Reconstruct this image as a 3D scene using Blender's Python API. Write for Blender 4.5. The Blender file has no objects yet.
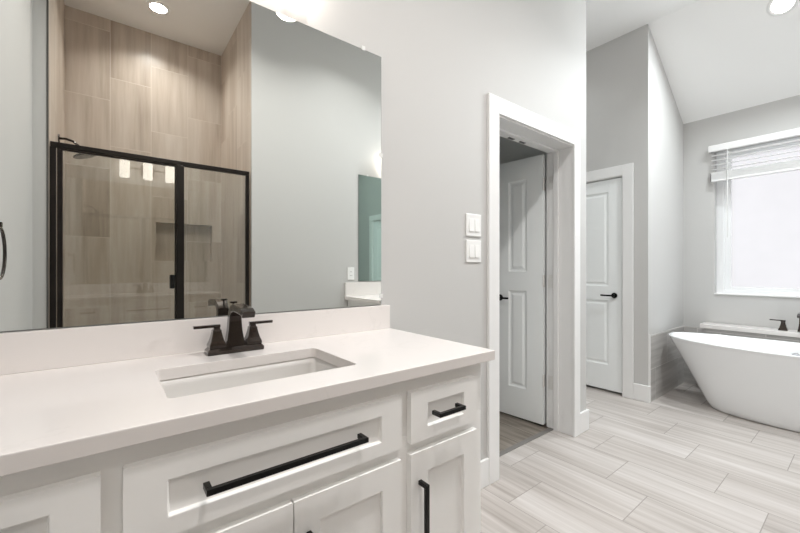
import bpy, bmesh, math, random
from mathutils import Vector, Matrix
random.seed(4)
S = bpy.context.scene
C = S.collection
PI = math.pi

# ------------------------------------------------------------------ camera
cd = bpy.data.cameras.new('camera'); cam = bpy.data.objects.new('camera', cd); C.objects.link(cam)
cam.location = (0, 0, 1.185); cam.rotation_euler = (PI/2, 0, -math.radians(38.0))
cd.sensor_width = 36; cd.lens = 372.5/800*36; cd.shift_y = 2.6/800; cd.clip_start = 0.02
S.camera = cam
# ------------------------------------------------------------------ world, exposure
w = bpy.data.worlds.new('daylight'); S.world = w; w.use_nodes = True
bg = w.node_tree.nodes['Background']; bg.inputs[0].default_value = (0.94, 0.965, 1.0, 1); bg.inputs[1].default_value = .64
S.view_settings.view_transform = 'Standard'; S.view_settings.look = 'None'
S.view_settings.exposure = 0.78; S.view_settings.gamma = 1; S.view_settings.use_curve_mapping = False
cy = S.cycles
cy.use_denoising = True
cy.max_bounces = 14; cy.diffuse_bounces = 7; cy.glossy_bounces = 8; cy.transmission_bounces = 8; cy.transparent_max_bounces = 16
cy.caustics_reflective = False; cy.caustics_refractive = False; cy.sample_clamp_indirect = 6

# ceiling can lamps: (x, y, z, watts, colour)
FLAT = 3.365; WARM = (1.0, 0.965, 0.935); NEUT = (1.0, 0.99, 0.98); COOL = (0.93, 0.98, 1.0)
CAN_W = 9.0
SPREAD = 132
SHOWER_W = 5.0
SHADE_E = 3.4

# ------------------------------------------------------------------ helpers
def new_bm(): return bmesh.new()
def box(bm, x0, x1, y0, y1, z0, z1):
    v = [bm.verts.new(p) for p in ((x0,y0,z0),(x1,y0,z0),(x1,y1,z0),(x0,y1,z0),(x0,y0,z1),(x1,y0,z1),(x1,y1,z1),(x0,y1,z1))]
    for f in ((3,2,1,0),(4,5,6,7),(0,1,5,4),(1,2,6,5),(2,3,7,6),(3,0,4,7)): bm.faces.new([v[i] for i in f])
    return v
def loft(bm, rings, cap0=True, cap1=True, closed=True):
    R = [[bm.verts.new(p) for p in r] for r in rings]
    n = len(R[0])
    for a, b in zip(R, R[1:]):
        for i in range(n if closed else n-1):
            j = (i+1) % n
            bm.faces.new((a[i], a[j], b[j], b[i]))
    if cap0: bm.faces.new(R[0][::-1])
    if cap1: bm.faces.new(R[-1])
    return R
def rect_ring(cx, cy_, z, hx, hy): return [(cx-hx,cy_-hy,z),(cx+hx,cy_-hy,z),(cx+hx,cy_+hy,z),(cx-hx,cy_+hy,z)]
def circ(c, r, n, axis='z'):
    o = []
    for i in range(n):
        a = 2*PI*i/n; p, q = r*math.cos(a), r*math.sin(a)
        o.append((c[0]+p,c[1]+q,c[2]) if axis=='z' else (c[0]+p,c[1],c[2]+q) if axis=='y' else (c[0],c[1]+p,c[2]+q))
    return o
def cyl(bm, c, r0, r1, h, n=24, axis='z'):
    k = 'xyz'.index(axis); e = list(c); e[k] += h
    loft(bm, [circ(c, r0, n, axis), circ(e, r1, n, axis)])
def rrect(x0, x1, y0, y1, r, z, n=5):
    o = []
    for (cx, cy_, a0) in ((x1-r,y1-r,0),(x0+r,y1-r,90),(x0+r,y0+r,180),(x1-r,y0+r,270)):
        for i in range(n+1):
            a = math.radians(a0+90*i/n); o.append((cx+r*math.cos(a), cy_+r*math.sin(a), z))
    return o
def tube(bm, pts, r, n=12, closed=False):
    pts = [Vector(p) for p in pts]; m = len(pts); rings = []
    up = None
    for i, p in enumerate(pts):
        t = (pts[(i+1) % m]-pts[i-1]) if closed else (pts[min(i+1,m-1)]-pts[max(i-1,0)])
        t.normalize()
        if up is None: up = t.orthogonal().normalized()
        up = (up-t*up.dot(t)).normalized(); s = t.cross(up)
        rings.append([tuple(p+up*(r*math.cos(2*PI*k/n))+s*(r*math.sin(2*PI*k/n))) for k in range(n)])
    if closed:
        R = [[bm.verts.new(q) for q in g] for g in rings]
        for i in range(m):
            a, b = R[i], R[(i+1) % m]
            for k in range(n): bm.faces.new((a[k], a[(k+1)%n], b[(k+1)%n], b[k]))
    else: loft(bm, rings)
def panel_slab(bm, x0, x1, z0, z1, T, px, pz, loops, back=False):
    """slab with its front at y=0 (facing -y), recessed panels; loops = [(inset, depth), ...]"""
    def front(yf, sgn):
        xs = [x0, px[0], px[1], x1]; zs = [z0]+[q for ab in pz for q in ab]+[z1]
        V = {}
        def vv(x, z, d=0):
            k = (round(x,5), round(z,5), round(d,5))
            if k not in V: V[k] = bm.verts.new((x, yf+sgn*d, z))
            return V[k]
        for i in range(3):
            for j in range(len(zs)-1):
                a, b, c_, d_ = xs[i], xs[i+1], zs[j], zs[j+1]
                if i == 1 and j % 2 == 1:
                    prev = [vv(a,c_), vv(b,c_), vv(b,d_), vv(a,d_)]
                    for (ins, dep) in loops:
                        cur = [vv(a+ins,c_+ins,dep), vv(b-ins,c_+ins,dep), vv(b-ins,d_-ins,dep), vv(a+ins,d_-ins,dep)]
                        for k in range(4): bm.faces.new((prev[k], prev[(k+1)%4], cur[(k+1)%4], cur[k]))
                        prev = cur
                    bm.faces.new(prev)
                else: bm.faces.new((vv(a,c_), vv(b,c_), vv(b,d_), vv(a,d_)))
    front(0, 1)
    if back: front(T, -1)
    else: bm.faces.new([bm.verts.new(p) for p in ((x0,T,z0),(x0,T,z1),(x1,T,z1),(x1,T,z0))])
    for q in (((x0,0,z0),(x0,0,z1),(x0,T,z1),(x0,T,z0)), ((x1,0,z0),(x1,T,z0),(x1,T,z1),(x1,0,z1)),
              ((x0,0,z1),(x1,0,z1),(x1,T,z1),(x0,T,z1)), ((x0,0,z0),(x0,T,z0),(x1,T,z0),(x1,0,z0))):
        bm.faces.new([bm.verts.new(p) for p in q])
    bmesh.ops.remove_doubles(bm, verts=bm.verts, dist=1e-5)
def obj(name, bm, mat, parent=None, bevel=0, smooth=False, seg=2, sub=0, normals=True):
    if normals: bmesh.ops.recalc_face_normals(bm, faces=bm.faces)
    me = bpy.data.meshes.new(name); bm.to_mesh(me); bm.free()
    o = bpy.data.objects.new(name, me); C.objects.link(o)
    me.materials.append(mat)
    if smooth:
        for p in me.polygons: p.use_smooth = True
    if parent: o.parent = parent
    if bevel:
        b = o.modifiers.new('bevel', 'BEVEL'); b.width = bevel; b.segments = seg; b.limit_method = 'ANGLE'; b.angle_limit = math.radians(40)
    if sub:
        s = o.modifiers.new('subd', 'SUBSURF'); s.levels = sub; s.render_levels = sub
    return o
def struct(name, bm, mat, parent=None, **k):
    o = obj(name, bm, mat, parent, **k); o['kind'] = 'structure'; return o
def thing(name, label, cat, loc=(0,0,0), rz=0, group=None):
    o = bpy.data.objects.new(name, None); C.objects.link(o); o.location = loc; o.rotation_euler = (0,0,rz)
    o['label'] = label; o['category'] = cat; o.empty_display_size = .1
    if group: o['group'] = group
    return o
def tag(o, label, cat, group=None):
    o['label'] = label; o['category'] = cat
    if group: o['group'] = group
    return o
def bx(*a):
    bm = new_bm(); box(bm, *a); return bm

# ------------------------------------------------------------------ materials
class N:
    def __init__(s, name):
        s.m = bpy.data.materials.new(name); s.m.use_nodes = True; s.t = s.m.node_tree
        s.p = s.t.nodes['Principled BSDF']; s.out = s.t.nodes['Material Output']
    def n(s, kind, **k):
        x = s.t.nodes.new(kind)
        for a, b in k.items(): setattr(x, a, b)
        return x
    def link(s, a, b): s.t.links.new(a, b)
    def math(s, op, a, b=None, c=None):
        x = s.n('ShaderNodeMath', operation=op)
        for i, v in enumerate((a, b, c)):
            if v is None: continue
            if isinstance(v, (int, float)): x.inputs[i].default_value = v
            else: s.link(v, x.inputs[i])
        return x.outputs[0]
    def xyz(s):
        tc = s.n('ShaderNodeTexCoord'); sp = s.n('ShaderNodeSeparateXYZ'); s.link(tc.outputs['Object'], sp.inputs[0])
        return sp.outputs
    def comb(s, *v):
        x = s.n('ShaderNodeCombineXYZ')
        for i, q in enumerate(v):
            if isinstance(q, (int, float)): x.inputs[i].default_value = q
            else: s.link(q, x.inputs[i])
        return x.outputs[0]
    def ramp(s, fac, stops):
        r = s.n('ShaderNodeValToRGB'); s.link(fac, r.inputs[0]); e = r.color_ramp.elements
        while len(e) < len(stops): e.new(0.5)
        for q, (pos, col) in zip(e, stops): q.position = pos; q.color = (*col, 1)
        return r.outputs[0]
    def mix(s, fac, a, b, bt='MIX'):
        x = s.n('ShaderNodeMix', data_type='RGBA', blend_type=bt)
        for i, v in ((0, fac), (6, a), (7, b)):
            if isinstance(v, (int, float)): x.inputs[i].default_value = v
            elif isinstance(v, tuple): x.inputs[i].default_value = (*v, 1)
            else: s.link(v, x.inputs[i])
        return x.outputs[2]
    def noise(s, vec, scale, detail=3, rough=.5):
        x = s.n('ShaderNodeTexNoise'); x.inputs['Scale'].default_value = scale; x.inputs['Detail'].default_value = detail
        x.inputs['Roughness'].default_value = rough
        if vec is not None: s.link(vec, x.inputs['Vector'])
        return x.outputs['Fac']
    def bump(s, h, strength=.1, dist=.002):
        b = s.n('ShaderNodeBump'); b.inputs['Strength'].default_value = strength; b.inputs['Distance'].default_value = dist
        s.link(h, b.inputs['Height']); s.link(b.outputs[0], s.p.inputs['Normal'])
def plain(name, col, rough=.5, metal=0, spec=.5, coat=0):
    k = N(name); k.p.inputs['Base Color'].default_value = (*col, 1); k.p.inputs['Roughness'].default_value = rough
    k.p.inputs['Metallic'].default_value = metal; k.p.inputs['Specular IOR Level'].default_value = spec
    k.p.inputs['Coat Weight'].default_value = coat
    return k.m
def paint(name, col, rough=.6, bump=.06, var=.02):
    k = N(name); tc = k.n('ShaderNodeTexCoord')
    f = k.noise(tc.outputs['Object'], 1.3, 2)
    c = k.mix(f, tuple(x*(1-var) for x in col), tuple(min(1, x*(1+var)) for x in col)); k.link(c, k.p.inputs['Base Color'])
    k.p.inputs['Roughness'].default_value = rough; k.p.inputs['Specular IOR Level'].default_value = .3
    if bump: k.bump(k.noise(tc.outputs['Object'], 220, 2), bump, .001)
    return k.m
def tile(name, across, along, W, L, o_a, o_l, step, cols, grout, rough=.35, joint=.0032, tvar=.12, fa=26, fl=1.3, spec=.4):
    """long streaky tiles: across / along are axis letters; every next column is shifted by step"""
    k = N(name); P = dict(zip('xyz', k.xyz()))
    u = k.math('DIVIDE', k.math('SUBTRACT', P[across], o_a), W); ci = k.math('FLOOR', u); uf = k.math('FRACT', u)
    v = k.math('DIVIDE', k.math('SUBTRACT', k.math('SUBTRACT', P[along], o_l), k.math('MULTIPLY', ci, step)), L)
    ri = k.math('FLOOR', v); vf = k.math('FRACT', v)
    wn = k.n('ShaderNodeTexWhiteNoise', noise_dimensions='2D'); k.link(k.comb(ci, ri, 0), wn.inputs['Vector'])
    rnd = wn.outputs['Value']
    off = k.math('MULTIPLY', rnd, 37.0)
    vec = k.comb(k.math('ADD', k.math('MULTIPLY', P[across], fa), off), k.math('MULTIPLY', P[along], fl), off)
    n1 = k.noise(vec, 1.0, 4, .6)
    vec2 = k.comb(k.math('ADD', k.math('MULTIPLY', P[across], fa*.28), off), k.math('MULTIPLY', P[along], fl*.5), off)
    n2 = k.noise(vec2, 1.0, 2, .5)
    f = k.math('ADD', k.math('MULTIPLY', n1, .55), k.math('MULTIPLY', n2, .45))
    f = k.math('ADD', f, k.math('MULTIPLY', k.math('SUBTRACT', rnd, .5), tvar))
    c = k.ramp(f, [(.30, cols[0]), (.5, cols[1]), (.68, cols[2])])
    ju = k.math('LESS_THAN', k.math('MINIMUM', uf, k.math('SUBTRACT', 1, uf)), joint/2/W)
    jv = k.math('LESS_THAN', k.math('MINIMUM', vf, k.math('SUBTRACT', 1, vf)), joint/2/L)
    j = k.math('MAXIMUM', ju, jv)
    k.link(k.mix(j, c, grout), k.p.inputs['Base Color'])
    k.link(k.math('ADD', k.math('MULTIPLY', j, .5), rough), k.p.inputs['Roughness'])
    k.p.inputs['Specular IOR Level'].default_value = spec
    k.bump(k.math('SUBTRACT', 1, j), .35, .002)
    return k.m

M = {}
M['wall'] = paint('wall_paint', (.57, .566, .556))
M['ceil'] = paint('ceiling_paint', (.90, .90, .895), .7)
M['closet'] = paint('closet_paint', (.76, .775, .765))
M['trim'] = paint('trim_paint', (.82, .82, .815), .35, 0, .005)
M['doorpaint'] = paint('door_paint', (.90, .925, .925), .35, 0, .005)
M['cabinet'] = paint('cabinet_paint', (.90, .895, .88), .38, 0, .01)
FLC = ((.33, .295, .27), (.49, .455, .43), (.62, .59, .57))
M['floor'] = tile('floor_tile', 'x', 'y', .310, .62, 1.595, .53, .2067, FLC, (.33, .305, .285), .30, .0042, .07, 34, 1.1)
SHC = ((.37, .305, .25), (.55, .47, .40), (.66, .59, .525))
SHG = (.70, .63, .56)
M['sh_x'] = tile('shower_tile_back', 'x', 'z', .2985, .60, -.29, .86, .2, SHC, SHG, .3, .004, .14, 17, 1.0)
M['sh_y'] = tile('shower_tile_side', 'y', 'z', .2985, .60, -1.49, .66, .2, SHC, SHG, .3, .004, .14, 17, 1.0)
M['wains_x'] = tile('wainscot_tile_side', 'z', 'x', .295, .62, -.005, .2, .31, ((.33,.32,.305),(.47,.455,.44),(.60,.585,.57)), (.72,.70,.68), .3, .004, .10)
M['wains_y'] = tile('wainscot_tile_window', 'z', 'y', .295, .62, -.005, .2, .31, ((.33,.32,.305),(.47,.455,.44),(.60,.585,.57)), (.72,.70,.68), .3, .004, .10)
M['vinyl'] = tile('closet_plank', 'x', 'y', .18, 1.2, .05, .3, .43, ((.07,.057,.046),(.155,.132,.108),(.27,.24,.205)), (.06,.05,.045), .45, .002, .25, 30, 2.0)
M['bronze'] = plain('oiled_bronze', (.035, .025, .020), .16, .6, .6, .6)
M['black'] = plain('matte_black_metal', (.007, .007, .007), .28, .5)
M['frame'] = plain('dark_bronze_frame', (.018, .014, .012), .35, .6)
M['chrome'] = plain('chrome', (.75, .76, .78), .12, 1)
M['nickel'] = plain('satin_nickel', (.80, .79, .77), .42, .4)
M['porcelain'] = plain('porcelain', (.68, .665, .645), .12, 0, .5, .3)
M['tub'] = plain('tub_acrylic', (.89, .905, .915), .14, 0, .5, .3)
M['plastic'] = plain('white_plastic', (.86, .86, .85), .3)
M['clip'] = plain('clear_clip', (.78, .79, .78), .2)
M['vinylframe'] = plain('window_vinyl', (.88, .89, .90), .35)
M['mirror_edge_shadow'] = plain('mirror_edge_shadow', (.20, .21, .20), .3)
M['dark'] = plain('dark_strip', (.09, .085, .08), .5)
M['thresh'] = paint('threshold_strip', (.20, .19, .18), .45, 0, .1)
M['rubber'] = plain('dark_catch', (.02, .02, .02), .4)
def quartz():
    k = N('white_quartz'); tc = k.n('ShaderNodeTexCoord')
    n = k.noise(tc.outputs['Object'], 2.2, 6, .62)
    n.node.inputs['Distortion'].default_value = 1.6
    vein = k.math('SUBTRACT', 1, k.math('MINIMUM', 1, k.math('MULTIPLY', k.math('ABSOLUTE', k.math('SUBTRACT', n, .5)), 55)))
    msk = k.noise(tc.outputs['Object'], 3.1, 2)
    f = k.math('MULTIPLY', k.math('MULTIPLY', vein, k.math('GREATER_THAN', msk, .55)), .16)
    k.link(k.mix(f, (.77, .735, .715), (.60, .58, .55)), k.p.inputs['Base Color'])
    k.p.inputs['Roughness'].default_value = .16; k.p.inputs['Specular IOR Level'].default_value = .4
    return k.m
M['quartz'] = quartz()
def mirror_mat(name, col):
    return plain(name, col, 0.0, 1)
M['mirror'] = mirror_mat('mirror_silver', (.84, .865, .845))
M['mirror_green'] = mirror_mat('mirror_silver_greenish', (.74, .93, .87))
def glass_pane(name, tint, f0=.09):
    k = N(name)
    lw = k.n('ShaderNodeLayerWeight'); lw.inputs[0].default_value = .5
    f = k.math('ADD', f0, k.math('MULTIPLY', k.math('POWER', lw.outputs['Facing'], 5), 1-f0))
    tr = k.n('ShaderNodeBsdfTransparent'); tr.inputs[0].default_value = (*tint, 1)
    gl = k.n('ShaderNodeBsdfGlossy'); gl.inputs['Roughness'].default_value = 0.0
    mx = k.n('ShaderNodeMixShader'); k.link(f, mx.inputs[0]); k.link(tr.outputs[0], mx.inputs[1]); k.link(gl.outputs[0], mx.inputs[2])
    k.link(mx.outputs[0], k.out.inputs[0])
    return k.m
M['shower_glass'] = glass_pane('shower_glass', (.93, .94, .925))
def frosted():
    k = N('frosted_window_glass')
    tc = k.n('ShaderNodeTexCoord'); n = k.noise(tc.outputs['Object'], 5, 3)
    tl = k.n('ShaderNodeBsdfTranslucent'); k.link(k.mix(n, (.88, .865, .865), (.97, .955, .955)), tl.inputs[0])
    tr = k.n('ShaderNodeBsdfTransparent'); tr.inputs[0].default_value = (.97, .955, .955, 1)
    mx = k.n('ShaderNodeMixShader'); mx.inputs[0].default_value = .5
    k.link(tl.outputs[0], mx.inputs[1]); k.link(tr.outputs[0], mx.inputs[2]); k.link(mx.outputs[0], k.out.inputs[0])
    return k.m
M['frosted'] = frosted()
def emit(name, col, e):
    k = N(name); k.p.inputs['Base Color'].default_value = (*col, 1)
    k.p.inputs['Emission Color'].default_value = (*col, 1); k.p.inputs['Emission Strength'].default_value = e
    return k.m
M['shade'] = emit('lit_shade_glass', (1, .92, .84), SHADE_E)
M['lens'] = emit('lit_lens', (1, .95, .88), 12)

# ------------------------------------------------------------------ layout numbers
YW = 1.325          # vanity wall
YB = 1.512          # back of the vanity wall
YR = -.46           # opposite wall with the shower opening
XC = 2.785          # end of the vanity wall
XH = 3.775          # wall with the closed door
YN = 1.25           # side wall of the tub nook
XT = 4.75           # window wall
DL, DR, DH = 1.738, 2.588, 2.052   # closet opening
XL = -.36           # left wall beside the foreground vanity
SL, SR, SB = -.288, .905, -1.49    # shower alcove

# ------------------------------------------------------------------ large structure
bm = new_bm(); box(bm, XL, XT, -.46, YW, -.06, 0); box(bm, DL-.02, DR+.02, YW, 1.466, -.06, 0)
box(bm, XC, XH+.12, YW, 2.6, -.06, 0)
struct('floor', bm, M['floor'])
struct('floor_closet', bx(1.3, XC-.12, 1.502, 3.6, -.06, -.002), M['vinyl'])
struct('floor_shower', bx(SL, SR, SB, -.54, -.06, .02), M['sh_x'])
struct('trim_threshold', bx(DL-.01, DR+.01, 1.466, 1.502, -.06, .005), M['thresh'], bevel=.003)
struct('trim_curb', bx(SL, SR, -.54, -.462, -.06, .11), M['quartz'], bevel=.004)
bm = new_bm(); box(bm, XL-.15, XH, -1.62, 2.75, FLAT, FLAT+.1)
struct('ceiling', bm, M['ceil'])
ZT = 2.706
bm = new_bm()
loft(bm, [[(XH,y,FLAT),(XT+.15,y,ZT-.15*(FLAT-ZT)/(XT-XH)),(XT+.15,y,FLAT+.1),(XH,y,FLAT+.1)] for y in (YR-.15, YN+.15)])
struct('ceiling_slope', bm, M['ceil'])
bm = new_bm(); box(bm, XL-.15, DL-.02, YW, YB, 0, FLAT); box(bm, DR+.02, XC, YW, YB, 0, FLAT); box(bm, DL-.02, DR+.02, YW, YB, DH+.02, FLAT)
struct('wall_vanity', bm, M['wall'])
struct('wall_left', bx(XL-.15, XL, -.61, YW, 0, FLAT), M['wall'])
bm = new_bm(); box(bm, XL, SL-.008, YR-.015, YR, 0, FLAT); box(bm, SR, XT+.15, YR-.015, YR, 0, FLAT)
box(bm, SR+.1, XT+.15, YR-.15, YR-.015, 0, FLAT)
struct('wall_right', bm, M['wall'])
struct('wall_shower_left', bx(SL-.1, SL, SB-.12, YR-.015, 0, FLAT), M['sh_y'])
struct('wall_shower_right', bx(SR, SR+.1, SB-.12, YR-.015, 0, FLAT), M['sh_y'])
NX0, NX1, NZ0, NZ1 = .345, .822, 1.262, 1.622
bm = new_bm()
box(bm, SL-.1, NX0, SB-.1, SB, 0, FLAT); box(bm, NX1, SR+.1, SB-.1, SB, 0, FLAT)
box(bm, NX0, NX1, SB-.1, SB, 0, NZ0); box(bm, NX0, NX1, SB-.1, SB, NZ1, FLAT)
box(bm, SL-.1, SR+.1, SB-.16, SB-.1, 0, FLAT)
struct('wall_shower_back', bm, M['sh_x'])
struct('trim_shower_edge', bx(SL-.010, SL-.002, YR-.012, YR+.003, .11, FLAT-.002), M['dark'])
struct('wall_nook', bx(XH, XT+.15, YN, 1.40, 0, FLAT), M['wall'])
D2A, D2B = 1.462, 2.085     # closed door opening along y
bm = new_bm(); box(bm, XH, XH+.14, 1.40, D2A-.02, 0, FLAT); box(bm, XH, XH+.14, D2B+.02, 2.75, 0, FLAT)
box(bm, XH, XH+.14, D2A-.02, D2B+.02, DH+.02, FLAT); box(bm, XH+.10, XH+.14, D2A-.02, D2B+.02, 0, DH+.02)  # last box: unseen panel added behind the door to keep world light out
struct('wall_hall', bm, M['wall'])
struct('wall_hall_end', bx(XC-.12, XH, 2.6, 2.75, 0, FLAT), M['wall'])
struct('wall_hall_left', bx(XC-.12, XC, YB, 2.6, 0, FLAT), M['wall'])
struct('ceiling_closet', bx(1.2, XC-.12, YB, 3.7, 2.75, 2.85), M['closet'])
struct('wall_closet_back', bx(1.2, XC-.12, 3.6, 3.7, 0, 2.75), M['closet'])
struct('wall_closet_left', bx(1.2, 1.3, YB, 3.6, 0, 2.75), M['closet'])
struct('wall_closet_right', bx(XC-.13, XC-.12, YB, 3.6, 0, 2.75), M['closet'])
WY0, WY1, WZ0, WZ1 = -.20, .998, .934, 2.36
bm = new_bm(); box(bm, XT, XT+.15, YR, WY0, 0, FLAT); box(bm, XT, XT+.15, WY1, YN, 0, FLAT)
box(bm, XT, XT+.15, WY0, WY1, 0, WZ0); box(bm, XT, XT+.15, WY0, WY1, WZ1, FLAT)
struct('wall_window', bm, M['wall'])
struct('wall_tile_nook', bx(XH+.018, XT-.012, YN-.011, YN, 0, .592), M['wains_x'])
struct('wall_tile_window', bx(XT-.012, XT, YR, YN, 0, .592), M['wains_y'])
struct('trim_tile_edge', bx(XH+.008, XH+.018, YN-.013, YN, 0, .60), M['trim'])

# window
bm = new_bm()
FX0, FX1 = XT+.085, XT+.145
box(bm, FX0, FX1, WY0, WY0+.06, WZ0, WZ1); box(bm, FX0, FX1, WY1-.06, WY1, WZ0, WZ1)
box(bm, FX0, FX1, WY0+.06, WY1-.06, WZ0, WZ0+.045); box(bm, FX0, FX1, WY0+.06, WY1-.06, WZ1-.05, WZ1)
win = struct('window_1', bm, M['vinylframe'], bevel=.003)
bm = new_bm()
a, b, c, d = WY0+.06, WY1-.06, WZ0+.045, WZ1-.05
box(bm, FX0+.015, FX1-.01, a, a+.052, c, d); box(bm, FX0+.015, FX1-.01, b-.052, b, c, d)
box(bm, FX0+.015, FX1-.01, a+.052, b-.052, c, c+.03); box(bm, FX0+.015, FX1-.01, a+.052, b-.052, d-.03, d)
struct('window_sash', bm, M['vinylframe'], win, bevel=.003)
struct('window_pane', bx(FX0+.03, FX0+.036, a+.03, b-.03, c+.025, d-.025), M['frosted'], win)
struct('window_sill', bx(XT-.012, FX0, WY0-.0, WY1-.0, WZ0-.0, WZ0+.012), M['trim'], win, bevel=.003)
pl = bpy.data.lights.new('window_portal', 'AREA'); pl.shape = 'RECTANGLE'; pl.size = WZ1-WZ0; pl.size_y = WY1-WY0; pl.cycles.is_portal = True
po = bpy.data.objects.new('window_portal', pl); C.objects.link(po); po.location = (XT+.17, (WY0+WY1)/2, (WZ0+WZ1)/2); po.rotation_euler = (0, PI/2, 0)

# door casings, jambs, baseboards
def casing(name, bmf): return struct(name, bmf, M['trim'], bevel=.003)
bm = new_bm(); cw = .09
box(bm, DL-.005-cw, DL-.005, YW-.018, YW, 0, DH+.012+cw); box(bm, DR-.008, DR-.008+cw-.008, YW-.018, YW, 0, DH+.012+cw)
box(bm, DL-.005, DR-.008, YW-.018, YW, DH+.008, DH+.012+cw)
casing('trim_closet_casing', bm)
bm = new_bm()
box(bm, DL-.02, DL, YW-.002, YB+.001, 0, DH+.02); box(bm, DR, DR+.02, YW-.002, YB+.001, 0, DH+.02); box(bm, DL, DR, YW-.002, YB+.001, DH, DH+.02)
box(bm, DL, DL+.012, 1.43, 1.465, 0, DH); box(bm, DR-.012, DR, 1.43, 1.465, 0, DH); box(bm, DL+.012, DR-.012, 1.43, 1.465, DH-.012, DH)
jamb = struct('trim_closet_jamb', bm, M['trim'], bevel=.002)
for px_ in (2.10, 2.225):
    struct('ball_catch', bx(px_-.028, px_+.028, 1.472, 1.50, DH-.004, DH+.001), M['rubber'], jamb)
bm = new_bm()
box(bm, DL-.095, DL-.005, YB, YB+.018, 0, DH+.1); box(bm, DR+.005, DR+.07, YB, YB+.018, 0, DH+.1); box(bm, DL-.005, DR+.005, YB, YB+.018, DH+.008, DH+.1)
casing('trim_closet_inner', bm)
bm = new_bm()
box(bm, XH-.018, XH, D2A-.006-cw, D2A-.006, 0, DH+.012+cw); box(bm, XH-.018, XH, D2B+.006, D2B+.006+cw, 0, DH+.012+cw)
box(bm, XH-.018, XH, D2A-.006, D2B+.006, DH+.006, DH+.012+cw)
casing('trim_hall_casing', bm)
bm = new_bm()
box(bm, XH-.001, XH+.10, D2A-.02, D2A, 0, DH+.02); box(bm, XH-.001, XH+.10, D2B, D2B+.02, 0, DH+.02); box(bm, XH-.001, XH+.10, D2A, D2B, DH, DH+.02)
struct('trim_hall_jamb', bm, M['trim'])
BH, BT = .148, .016
def base(name, *boxes):
    bm = new_bm()
    for q in boxes: box(bm, *q)
    struct(name, bm, M['trim'], bevel=.004)
base('baseboard_vanity', (.93, DL-.095, YW-BT, YW, 0, BH))
base('baseboard_corner', (DR+.074, XC+BT, YW-BT, YW, 0, BH), (XC, XC+BT, YW, 2.6, 0, BH))
base('baseboard_hall', (XH-BT, XH, YN-BT, D2A-.096, 0, BH), (XH, XH+.017, YN-BT, YN, 0, BH), (XH-BT, XH, D2B+.096, 2.6, 0, BH))
base('baseboard_right', (SR+.005, XT-.012, YR, YR+BT, 0, BH), (XL, SL-.012, YR, YR+BT, 0, BH))
base('baseboard_left', (XL, XL+BT, YR+BT, YW-.575, 0, BH))

# doors: leaf built in local coords (x 0..w from the hinge or latch, front facing -y)
LOOPS = [(.010, .007), (.022, .009), (.040, .002)]
def lever(parent, x, z, d, y=0, mat='black', rose=.026):
    """lever handle standing off the front face y, pointing along d"""
    bm = new_bm()
    cyl(bm, (x, y, z), rose, rose, -.010, 28, 'y'); cyl(bm, (x, y-.010, z), .011, .010, -.035, 16, 'y')
    tube(bm, [(x, y-.045, z), (x+d*.03, y-.048, z), (x+d*.07, y-.046, z), (x+d*.108, y-.044, z)], .008, 10)
    return struct('door_handle', bm, M[mat], parent, bevel=.0015)
def leaf(name, wd, zs, px, loc, rz, hinge_x, handle=None, h0=.014, h1=2.047):
    bm = new_bm(); panel_slab(bm, 0, wd, h0, h1, .035, px, zs, LOOPS, True)
    o = struct(name, bm, M['doorpaint'], bevel=.0015)
    o.location = loc; o.rotation_euler = (0, 0, rz)
    if handle: lever(o, handle[0], handle[1], handle[2])
    return o
# right leaf of the closet pair, swung open into the closet (hinge at x=0, free edge at x=w)
LW = .418
ang = math.radians(90+5.0)
dr1 = leaf('door_1', LW, [(.247, 1.016), (1.165, 1.885)], (.132, .290), (2.604, YB+.034, 0), 0, 0)
# local +x runs from the hinge to the free edge; the face that looks at the camera is +y local when turned, so mirror it
dr1.rotation_euler = (0, 0, ang)
bm = new_bm()
yb = .035
cyl(bm, (LW-.052, yb, .952), .026, .026, .010, 28, 'y'); cyl(bm, (LW-.052, yb+.010, .952), .011, .010, .035, 16, 'y')
tube(bm, [(LW-.052, yb+.045, .952), (LW-.082, yb+.048, .952), (LW-.122, yb+.046, .952), (LW-.150, yb+.044, .952)], .008, 10)
struct('door_handle', bm, M['black'], dr1, bevel=.0015)
for z in (1.825, 1.095, .343):
    bm = new_bm(); cyl(bm, (-.003, .036, z-.045), .005, .005, .09, 14); box(bm, -.0015, .0005, .004, .034, z-.045, z+.045)
    struct('hinge', bm, M['nickel'], dr1)
# hinge plates let into the jamb
for z in (1.825, 1.095, .343):
    struct('hinge_plate', bx(DR-.0015, DR+.001, 1.475, YB-.002, z-.05, z+.05), M['nickel'], jamb)
dr2 = leaf('door_2', LW, [(.247, 1.016), (1.165, 1.885)], (.132, .290), (1.728, YB+.05, 0), math.radians(86), 0)
lever(dr2, LW-.052, .952, -1)
# closed door in the hall wall: local x -> -y world ; front (-y local) -> -x world
d3 = leaf('door_3', D2B-D2A-.014, [(.262, .885), (1.020, 1.928)], (.118, D2B-D2A-.014-.118), (XH+.012, D2B-.005, 0), -PI/2, 0, None, .022, DH-.008)
wd3 = D2B-D2A-.014
lever(d3, wd3-.064, .934, -1)

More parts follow.
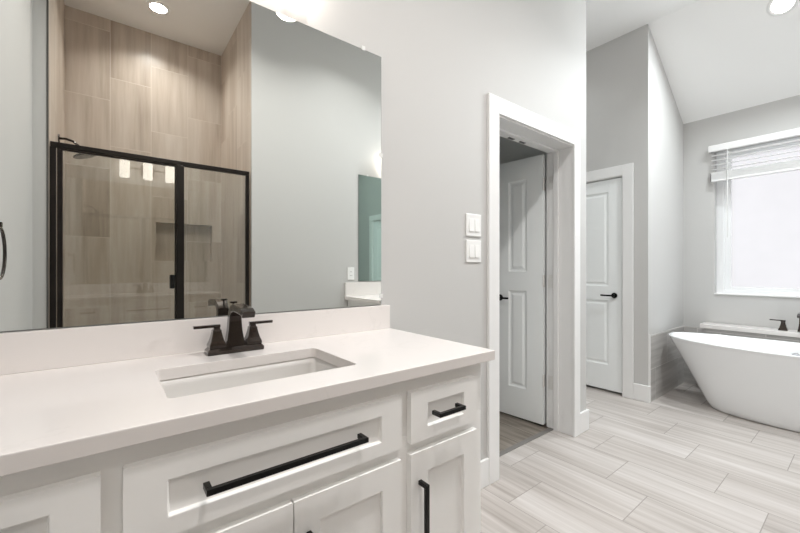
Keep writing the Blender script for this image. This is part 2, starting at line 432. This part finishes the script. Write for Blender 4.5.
# ------------------------------------------------------------------ vanities
def bar_pull(name_parent, x, z, length, vertical):
    """square bar pull centred at x,z on the face y=0"""
    bm = new_bm(); h = length/2; t = .0055; so = .034
    if vertical:
        box(bm, x-t, x+t, -so, -so+2*t, z-h, z+h)
        for s in (-1, 1): box(bm, x-t, x+t, -so+2*t-.0005, .0, z+s*(h-t)-t, z+s*(h-t)+t)
    else:
        box(bm, x-h, x+h, -so, -so+2*t, z-t, z+t)
        for s in (-1, 1): box(bm, x+s*(h-t)-t, x+s*(h-t)+t, -so+2*t-.0005, .0, z-t, z+t)
    bmesh.ops.remove_doubles(bm, verts=bm.verts, dist=1e-6)
    return obj('handle', bm, M['black'], name_parent, bevel=.0012)
SHK = [(.0015, .0095)]
def front(parent, name, x0, x1, z0, z1, rail, pull):
    e = None
    bm = new_bm(); panel_slab(bm, x0, x1, z0, z1, .019, (x0+rail, x1-rail), [(z0+min(rail,.034) if z1-z0 < .2 else z0+rail, z1-(min(rail,.040) if z1-z0 < .2 else rail))], SHK)
    o = obj(name, bm, M['cabinet'], parent, bevel=.0018)
    o.location = (0, FY, 0)
    if pull: bar_pull(o, *pull)
    return o
FY = -.570      # face of the drawer fronts measured from the wall
CT = .928
def vanity(loc, rz, half, bsh, texts):
    """cabinet with its centre on the wall at loc; three bays: drawers left and right, false drawer and doors in the middle"""
    cab = thing('vanity_cabinet', texts[0], 'bathroom cabinet', (loc[0]-.0045*math.cos(rz), loc[1], 0), rz)
    fy = FY+.0195
    H = half-.033
    # carcass with face frame; fronts overlay it
    bm = new_bm()
    box(bm, -H, H, fy, -.003, .10, .74)
    box(bm, -H, H, fy, fy+.03, .74, CT-.0315)
    box(bm, -H, -H+.02, fy+.03, -.003, .74, CT-.0315); box(bm, H-.02, H, fy+.03, -.003, .74, CT-.0315)
    box(bm, -H+.02, H-.02, -.02, -.003, .74, CT-.0315)
    obj('carcass', bm, M['cabinet'], cab, bevel=.0015)
    obj('toe_kick', bx(-H+.01, H-.01, fy+.06, fy+.075, 0, .10), M['cabinet'], cab)
    m = half-.0725   # outer edge of the side fronts
    i = .3205
    c = .2885
    for s in (-1, 1):
        xa, xb = (i, m) if s > 0 else (-m, -i+.0035)
        front(cab, 'drawer', xa, xb, .722, .859, .060, ((xa+xb)/2-.007, .790, .102, False))
        hx = xa+.030 if s > 0 else xb-.030
        front(cab, 'door', xa, xb, .125, .695, .060, (hx, .5175, .205, True))
    front(cab, 'drawer', -c, c, .722, .859, .063, (-.003, .791, .338, False))
    front(cab, 'door', -c, -.0015, .125, .693, .060, (-.033, .5175, .205, True))
    front(cab, 'door', .0015, c, .125, .693, .060, (.033, .5175, .205, True))
    # worktop with an undermount opening
    top = thing('countertop', texts[1], 'countertop', (loc[0], loc[1], CT-.0305), rz)
    bm = new_bm()
    T = .0305
    sx, sy0, sy1 = .2185, -.462, -.192
    o = [bm.verts.new(p) for p in ((-half-.003,-.580,T),(half-.003,-.580,T),(half-.003,-.002,T),(-half-.003,-.002,T))]
    hole = [bm.verts.new(p) for p in rrect(-sx, sx, sy0, sy1, .013, T, 5)]
    ed = [bm.edges.new((o[k], o[(k+1)%4])) for k in range(4)]+[bm.edges.new((hole[k], hole[(k+1)%len(hole)])) for k in range(len(hole))]
    g = bmesh.ops.triangle_fill(bm, edges=ed, use_beauty=True)
    fs = [f for f in g['geom'] if isinstance(f, bmesh.types.BMFace)]
    r = bmesh.ops.extrude_face_region(bm, geom=fs)
    for v in [q for q in r['geom'] if isinstance(q, bmesh.types.BMVert)]: v.co.z -= T
    obj('slab', bm, M['quartz'], top, bevel=.002)
    b_ = thing('backsplash', texts[4], 'backsplash', (loc[0], loc[1], CT), rz)
    obj('slab', bx(-half-.004, half-.004, -.021, -.002, 0, bsh), M['quartz'], b_, bevel=.0015)
    # basin
    sk = thing('sink', texts[2], 'sink', (loc[0], loc[1], CT-.0305), rz)
    bm = new_bm(); rings = []
    for (ins, z, rr) in ((-.025,-.001,.03),(-.002,-.001,.014),(-.0005,-.02,.016),(.004,-.09,.028),(.012,-.122,.034),(.030,-.138,.045),(.060,-.142,.05)):
        rings.append(rrect(-sx+ins*1.5 if ins > 0 else -sx+ins, sx-ins*1.5 if ins > 0 else sx-ins, sy0+ins, sy1-ins, rr, z, 5))
    loft(bm, rings, False, True)
    b = obj('basin', bm, M['porcelain'], sk, smooth=True)
    bm = new_bm(); cyl(bm, (0, (sy0+sy1)/2+.02, -.142), .022, .020, .004, 24)
    obj('drain', bm, M['bronze'], sk, bevel=.001)
    faucet('faucet', texts[3], (loc, rz), -.088)
    return cab
def sweep_rect(bm, path):
    """path: (y, z, tangent angle, half width x, half thickness)"""
    rings = []
    for (y, z, a, hx, ht) in path:
        n = (-math.sin(a), math.cos(a))    # normal in the yz plane
        rings.append([(-hx, y+n[0]*ht, z+n[1]*ht), (hx, y+n[0]*ht, z+n[1]*ht), (hx, y-n[0]*ht, z-n[1]*ht), (-hx, y-n[0]*ht, z-n[1]*ht)])
    loft(bm, rings)
def faucet(name, label, place, y0):
    (lx, ly, lz), rz = place
    off = Matrix.Rotation(rz, 3, 'Z') @ Vector((0, y0, 0))
    f = thing(name, label, 'faucet', (lx+off.x, ly+off.y, CT), rz)
    bm = new_bm()
    loft(bm, [rect_ring(0,0,0,.082,.028), rect_ring(0,0,.011,.082,.028), rect_ring(0,0,.020,.075,.022)])
    obj('base_plate', bm, M['bronze'], f, bevel=.003)
    for s in (-1, 1):
        bm = new_bm()
        loft(bm, [rect_ring(s*.053,0,z,h,h) for (z,h) in ((.020,.0235),(.028,.023),(.040,.0185),(.055,.0145),(.068,.012),(.072,.0125),(.074,.009),(.080,.009))])
        h = obj('handle', bm, M['bronze'], f, bevel=.0015)
        bm = new_bm()
        box(bm, min(s*.043, s*.116), max(s*.043, s*.116), -.0075, .0075, .080, .0885)
        obj('lever', bm, M['bronze'], h, bevel=.0015)
    bm = new_bm()
    # column, then an arched flat spout reaching to the front
    path = [(0.004,.018,PI/2,.028,.020),(0.005,.035,PI/2,.025,.018),(0.006,.065,PI/2,.0205,.0155),(.006,.095,PI/2,.0185,.0145),
            (.002,.117,math.radians(115),.0178,.0135),(-.014,.133,math.radians(150),.0175,.0125),(-.040,.140,math.radians(174),.0175,.0115),
            (-.085,.138,math.radians(184),.0175,.0105),(-.128,.135,math.radians(190),.0178,.0105),(-.148,.127,math.radians(210),.0178,.010)]
    sweep_rect(bm, path)
    obj('spout', bm, M['bronze'], f, bevel=.003, seg=3)
    bm = new_bm(); cyl(bm, (0,.020,.125), .003, .003, .026, 10); loft(bm, [rect_ring(0,.020,.149,.010,.006), rect_ring(0,.020,.155,.011,.007)])
    obj('lift_rod', bm, M['bronze'], f, bevel=.001)
    return f
VX = .311
vanity((VX, YW, 0), 0, .657, .101, (
    'off-white shaker vanity cabinet with long black pull, in the foreground under the big mirror',
    'white quartz countertop with sink cutout in the foreground',
    'white rectangular undermount sink sunk in the foreground countertop',
    'dark bronze two-handle faucet standing behind the foreground sink',
    'low white quartz backsplash under the big mirror, behind the dark bronze faucet'))
V2 = 2.41
vanity((V2, YR, 0), PI, .660, .130, (
    'off-white vanity cabinet on the opposite wall, outside the frame below the greenish mirror',
    'white countertop on the opposite wall, reflected at the lower right of the big mirror',
    'white undermount sink in the opposite countertop, below the greenish mirror',
    'dark bronze faucet on the opposite countertop, in front of the greenish mirror',
    'white backsplash under the greenish mirror, reflected at the lower right of the big mirror'))

def wall_mirror(label, xa, xb, za, zb, y, face, mat, clips):
    m = thing('wall_mirror', label, 'mirror', ((xa+xb)/2, y, za), 0 if face < 0 else PI)
    h = (xb-xa)/2
    g = obj('mirror_glass', bx(-h, h, -.006, -.001, 0, zb-za), mat, m, bevel=.0026, seg=1)
    g.data.materials.append(M['mirror_edge_shadow']); g.modifiers['bevel'].material = 1     # dark bevel colour paints in the shadow line along the mirror edge
    for (x, z) in clips:
        bm = new_bm(); box(bm, x-.008, x+.008, -.0085, -.001, z-.010, z+.008)
        obj('clip', bm, M['clip'], m, bevel=.001)
MA, MB_, MZ0, MZ1 = -.35, .930, 1.030, 2.104
hm = (MB_-MA)/2
wall_mirror('large frameless wall mirror above the foreground vanity, reflecting the shower', MA, MB_, MZ0, MZ1, YW, -1, M['mirror'],
            [(hm-.093, MZ1-MZ0+.004), (-hm+.093, MZ1-MZ0+.004), (hm-.003, .648), (hm-.003, .040)])
wall_mirror('second frameless greenish mirror on the opposite wall, reflected at the big mirror right edge', 1.905, 2.915, 1.066, 2.105, YR, 1, M['mirror_green'],
            [(-.40, 1.043), (.40, 1.043)])

def vanity_light(label, x, y, z, rz, sp, group):
    t = thing('vanity_light', label, 'wall lamp', (x, y, z), rz)
    obj('back_plate', bx(-.06, .06, -.022, 0, .05, .16), M['bronze'], t, bevel=.003)
    obj('crossbar', bx(-sp-.02, sp+.02, -.06, -.045, .1, .118), M['bronze'], t, bevel=.002)
    obj('stem', bx(-.012, .012, -.05, -.02, .095, .122), M['bronze'], t, bevel=.002)
    for k in (-1, 0, 1):
        bm = new_bm(); loft(bm, [circ((k*sp, -.074, zz), r, 28) for zz, r in ((.0, .040), (.004, .044), (.17, .044), (.174, .040))])
        s = obj('lamp_shade', bm, M['shade'], t, smooth=False)
        bm = new_bm(); box(bm, k*sp-.012, k*sp+.012, -.078, -.045, .172, .186); box(bm, k*sp-.012, k*sp+.012, -.06, -.045, .116, .186)
        obj('shade_holder', bm, M['bronze'], t)
LZ = 2.158
vanity_light('lit three-shade vanity light above the big mirror, reflected in the shower glass', .335, YW, LZ, 0, .205, None)
vanity_light('lit three-shade vanity light above the greenish mirror on the opposite wall', V2, YR, 2.16, PI, .21, None)

# ------------------------------------------------------------------ shower
YE = -.50
enc = thing('shower_enclosure', 'black-framed glass shower enclosure reflected in the big mirror', 'shower enclosure', (0, YE, .11))
zt = 1.972-.11
obj('top_rail', bx(SL+.003, SR-.011, -.018, .018, zt-.032, zt), M['frame'], enc, bevel=.003)
obj('bottom_track', bx(SL+.003, SR-.011, -.018, .018, 0, .025), M['frame'], enc, bevel=.003)
obj('wall_jamb', bx(SL+.001, SL+.030, -.016, .016, .025, zt-.032), M['frame'], enc, bevel=.002)
obj('wall_jamb', bx(.868, SR-.011, -.016, .016, .025, zt-.032), M['frame'], enc, bevel=.002)
obj('center_post', bx(.384, .434, -.018, .018, .025, zt-.032), M['frame'], enc, bevel=.002)
dm = new_bm()
xa, xb, za, zb = SL+.034, .382, .028, zt-.036
box(dm, xa, xa+.026, -.012, .012, za, zb); box(dm, xb-.006, xb, -.012, .012, za, zb)
box(dm, xa+.026, xb-.006, -.012, .012, za, za+.03); box(dm, xa+.026, xb-.006, -.012, .012, zb-.008, zb)
shd = obj('door', dm, M['frame'], enc, bevel=.0015)
obj('glass_pane', bx(xa+.024, xb-.005, -.003, .003, za+.028, zb-.006), M['shower_glass'], shd)
bm = new_bm(); box(bm, .346, .374, .003, .024, 1.045-.11, 1.145-.11)
box(bm, .346, .374, -.024, -.003, 1.045-.11, 1.145-.11)
obj('handle', bm, M['black'], shd, bevel=.004)
obj('fixed_pane', bx(.432, .870, -.003, .003, .022, zt-.03), M['shower_glass'], enc)

sh = thing('wall_shower', 'dark bronze shower head on an arm above the shower glass', 'shower head', (SL, -1.0, 2.13))
bm = new_bm(); cyl(bm, (0,0,0), .032, .028, .008, 24, 'x'); obj('flange', bm, M['bronze'], sh, bevel=.002)
bm = new_bm(); tube(bm, [(.005,0,0),(.04,0,.004),(.08,0,-.006),(.115,0,-.036),(.135,0,-.062)], .0085, 12); obj('arm', bm, M['bronze'], sh, smooth=True)
bm = new_bm()
ax = Vector((.35, 0, -.94)).normalized(); rings = []
q = ax.orthogonal().normalized(); r_ = ax.cross(q); c0 = Vector((.135, 0, -.062))
for (d_, rr) in ((-.004, .012), (.012, .014), (.024, .030), (.032, .072), (.040, .075), (.044, .070)):
    rings.append([tuple(c0+ax*d_+q*(rr*math.cos(2*PI*k/32))+r_*(rr*math.sin(2*PI*k/32))) for k in range(32)])
loft(bm, rings); obj('spray_head', bm, M['bronze'], sh, bevel=.001)

tr = thing('towel_ring', 'dark towel ring on the left wall, reflected at the left edge of the big mirror', 'towel ring', (XL, .7025, 1.345), -PI/2)
bm = new_bm(); box(bm, -.026, .026, 0, .010, -.026, .026); box(bm, -.009, .009, .010, .058, -.009, .009); obj('mount', bm, M['bronze'], tr, bevel=.002)
bm = new_bm(); tube(bm, [(.0925*math.sin(2*PI*k/40), .050, -.102+.0925*math.cos(2*PI*k/40)) for k in range(40)], .0055, 10, True)
obj('ring', bm, M['bronze'], tr, smooth=True)

# ------------------------------------------------------------------ switches and outlet
def switch_plate(label, xc, zc, y, rz, n, wd, ht, name='light_switch', group=None):
    t = thing(name, label, 'light switch' if name == 'light_switch' else 'outlet', (xc, y, zc), rz, group)
    obj('plate', bx(-wd/2, wd/2, -.007, 0, -ht/2, ht/2), M['plastic'], t, bevel=.002)
    for k in range(n):
        x = (k-(n-1)/2)*.046
        bm = new_bm()
        v = [(x-.0165,-.0068,-.0335),(x+.0165,-.0068,-.0335),(x+.0165,-.0068,.0335),(x-.0165,-.0068,.0335)]
        f = [(x-.0165,-.0125,-.0335),(x+.0165,-.0125,-.0335),(x+.0165,-.0085,.0335),(x-.0165,-.0085,.0335)]
        if name == 'outlet': f = [(a, -.009, b) for a, _, b in v]
        loft(bm, [v, f]); obj('rocker' if name == 'light_switch' else 'socket_face', bm, M['plastic'], t, bevel=.0008)
        if name == 'outlet':
            for zz in (-.018, .018):
                bm = new_bm(); box(bm, x-.008, x-.005, -.0096, -.0088, zz-.005, zz+.005); box(bm, x+.005, x+.008, -.0096, -.0088, zz-.004, zz+.004)
                obj('socket_slot', bm, M['rubber'], t)
switch_plate('white double rocker switch plate, upper of the two beside the closet door', 1.529, 1.418, YW, 0, 2, .117, .117, group='switch plates beside the closet door')
switch_plate('white double rocker switch plate, lower of the two beside the closet door', 1.529, 1.280, YW, 0, 2, .117, .117, group='switch plates beside the closet door')
switch_plate('white outlet plate on the opposite wall, reflected left of the greenish mirror', 1.822, 1.142, YR, PI, 1, .072, .117, 'outlet')

# ------------------------------------------------------------------ tub corner
TX, TY = 4.135, .405
tub = thing('bathtub', 'white freestanding oval bathtub under the window', 'bathtub', (TX, TY, 0))
def ell(a, b, z, n=64, e=2.25, tilt=0):
    o = []
    for i in range(n):
        t = 2*PI*i/n; ct, st = math.cos(t), math.sin(t)
        x = a*math.copysign(abs(ct)**(2/e), ct); y = b*math.copysign(abs(st)**(2/e), st)
        o.append((x, y, z+tilt*(abs(y)/b)**2*1.0))
    return o
bm = new_bm()
rings = [ell(.185,.455,.0), ell(.200,.478,.0), ell(.214,.490,.012)]
for z in (.05,.12,.2,.3,.4,.48,.54,.562):
    t = z/.575; s = t**1.05
    rings.append(ell(.214+(.352-.214)*(t**.85), .490+(.788-.490)*s, z, tilt=.012*t))
rings += [ell(.354,.790,.570,tilt=.012), ell(.350,.786,.577,tilt=.012), ell(.340,.776,.578,tilt=.012), ell(.333,.769,.573,tilt=.012), ell(.326,.760,.55,tilt=.011)]
for z, a, b in ((.45,.300,.70),(.32,.262,.62),(.2,.226,.55),(.13,.20,.50),(.10,.17,.44),(.092,.12,.36)): rings.append(ell(a,b,z))
loft(bm, rings, True, True)
obj('shell', bm, M['tub'], tub, smooth=True)
bm = new_bm()
# overflow ring on the far inner wall of the tub
def oval_disc(c, r, th): 
    cyl(bm, c, r, r*.95, -th, 28, 'x')
oval_disc((.293, .0, .47), .030, .014)
obj('overflow', bm, M['chrome'], tub, bevel=.003)
LX = 4.552
led = thing('tub_ledge', 'low tiled ledge with white slab top behind the bathtub', 'ledge', (LX, .40, 0))
obj('ledge_body', bx(.0, XT-.012-LX, -.63, .63, 0, .612), M['wains_y'], led)
obj('ledge_top', bx(-.012, XT-.012-LX, -.665, .664, .612, .652), M['quartz'], led, bevel=.003)
tf = thing('tub_faucet', 'dark bronze tub filler with two lever handles on the ledge behind the bathtub', 'faucet', (4.635, .387, .652), PI/2)
# local -y points to +x after a quarter turn, so build towards +y for the spout
for s in (-1, 1):
    bm = new_bm()
    loft(bm, [rect_ring(s*.115,0,z,h,h) for (z,h) in ((0,.030),(.008,.029),(.024,.022),(.050,.016),(.068,.013),(.074,.0145),(.080,.0145))])
    h = obj('handle', bm, M['bronze'], tf, bevel=.0015)
    bm = new_bm(); box(bm, min(s*.10, s*.20), max(s*.10, s*.20), -.008, .008, .080, .089); obj('lever', bm, M['bronze'], h, bevel=.0015)
bm = new_bm()
sweep_rect(bm, [(-y, z, PI-a, hx, ht) for (y, z, a, hx, ht) in
    [(0.004,.0,PI/2,.030,.024),(0.005,.02,PI/2,.026,.020),(0.006,.07,PI/2,.0205,.0165),(.006,.11,PI/2,.0195,.0155),(.0,.136,math.radians(120),.019,.0145),
     (-.020,.152,math.radians(160),.019,.0125),(-.06,.156,math.radians(180),.019,.0115),(-.13,.150,math.radians(190),.019,.011),(-.165,.138,math.radians(215),.019,.011)]])
obj('spout', bm, M['bronze'], tf, bevel=.003)

# blind
bl = thing('window_blind', 'white slatted blind pulled up to the top of the window', 'window blind', (XT, (WY0+WY1)/2, 2.05))
hw = (WY1-WY0)/2
obj('valance', bx(-.072, -.060, -hw-.032, hw+.032, .288, .352), M['trim'], bl, bevel=.006)
for (ya, yb_) in ((-hw-.032, -hw-.022), (hw+.022, hw+.032)): obj('valance_return', bx(-.060, 0, ya, yb_, .29, .35), M['trim'], bl)
for (ya, yb_) in ((-hw-.016, -hw-.012), (hw+.012, hw+.016)): obj('end_cap', bx(-.056, -.004, ya, yb_, .0, .075), M['dark'], bl)
obj('headrail', bx(-.056, -.004, -hw-.015, hw+.015, .30, .345), M['trim'], bl)
bm = new_bm()
for k in range(4):
    z = .115+.046*k; box(bm, -.054, -.006, -hw-.012, hw+.012, z, z+.003)
obj('open_slats', bm, M['trim'], bl)
bm = new_bm()
for k in range(15):
    z = .018+.0047*k; box(bm, -.054, -.006, -hw-.012, hw+.012, z, z+.0032)
obj('stacked_slats', bm, M['trim'], bl)
obj('bottom_rail', bx(-.055, -.005, -hw-.012, hw+.012, -.002, .017), M['trim'], bl, bevel=.002)
for y in (hw-.13, -hw+.13, 0): obj('ladder_cord', bx(-.0563, -.0547, y-.0012, y+.0012, .0, .30), M['trim'], bl)
bm = new_bm(); cyl(bm, (-.066, hw-.115, -.56), .0045, .0045, .86, 8); obj('tilt_wand', bm, M['clip'], bl)

# ------------------------------------------------------------------ recessed lights
def can(label, x, y, z, watts, col, slope=0, spread=SPREAD, group=None, r=.062):
    t = thing('recessed_light', label, 'ceiling light', (x, y, z), 0, group); t.rotation_euler = (0, slope, 0)
    bm = new_bm(); loft(bm, [circ((0,0,-.001), r+.026, 40), circ((0,0,-.006), r+.023, 40), circ((0,0,-.006), r+.002, 40), circ((0,0,-.0015), r, 40)], False, False)
    obj('trim_ring', bm, M['trim'], t, smooth=True)
    bm = new_bm(); loft(bm, [circ((0,0,-.0015), r, 40), circ((0,0,-.003), r-.004, 40)]); obj('lens', bm, M['lens'], t)
    if watts:
        L = bpy.data.lights.new('can_lamp', 'AREA'); L.shape = 'DISK'; L.size = 2*r-.01; L.energy = watts; L.color = col; L.spread = math.radians(spread)
        lo = bpy.data.objects.new('can_lamp', L); C.objects.link(lo); lo.parent = t; lo.location = (0,0,-.008)
can('lit recessed light in the shower ceiling', .325, -1.05, FLAT, SHOWER_W, WARM)
sl = (FLAT-ZT)/(XT-XH)
can('lit recessed light in the sloped ceiling above the bathtub', 4.027, .44, FLAT-(4.027-XH)*sl, CAN_W*2.1, COOL, math.atan(sl), 175)
for (x, y, wt, col, lab) in ((.50, .26, 1.15, WARM, 'added unseen ceiling light above the floor before the foreground vanity'),  # these four lamps are added out of view as room fill
                    (1.70, .27, .85, NEUT, 'added unseen ceiling light between the two vanities'),
                    (3.15, 2.05, .13, COOL, 'added unseen ceiling light in the short hall before the closed white door'),  # added to brighten the hall wall and closed door
                    (3.1, .10, 1.40, COOL, 'added unseen ceiling light between the closet door and the bathtub')):  # added cool fill for the window wall and tub side
    can(lab, x, y, FLAT, CAN_W*wt, col)
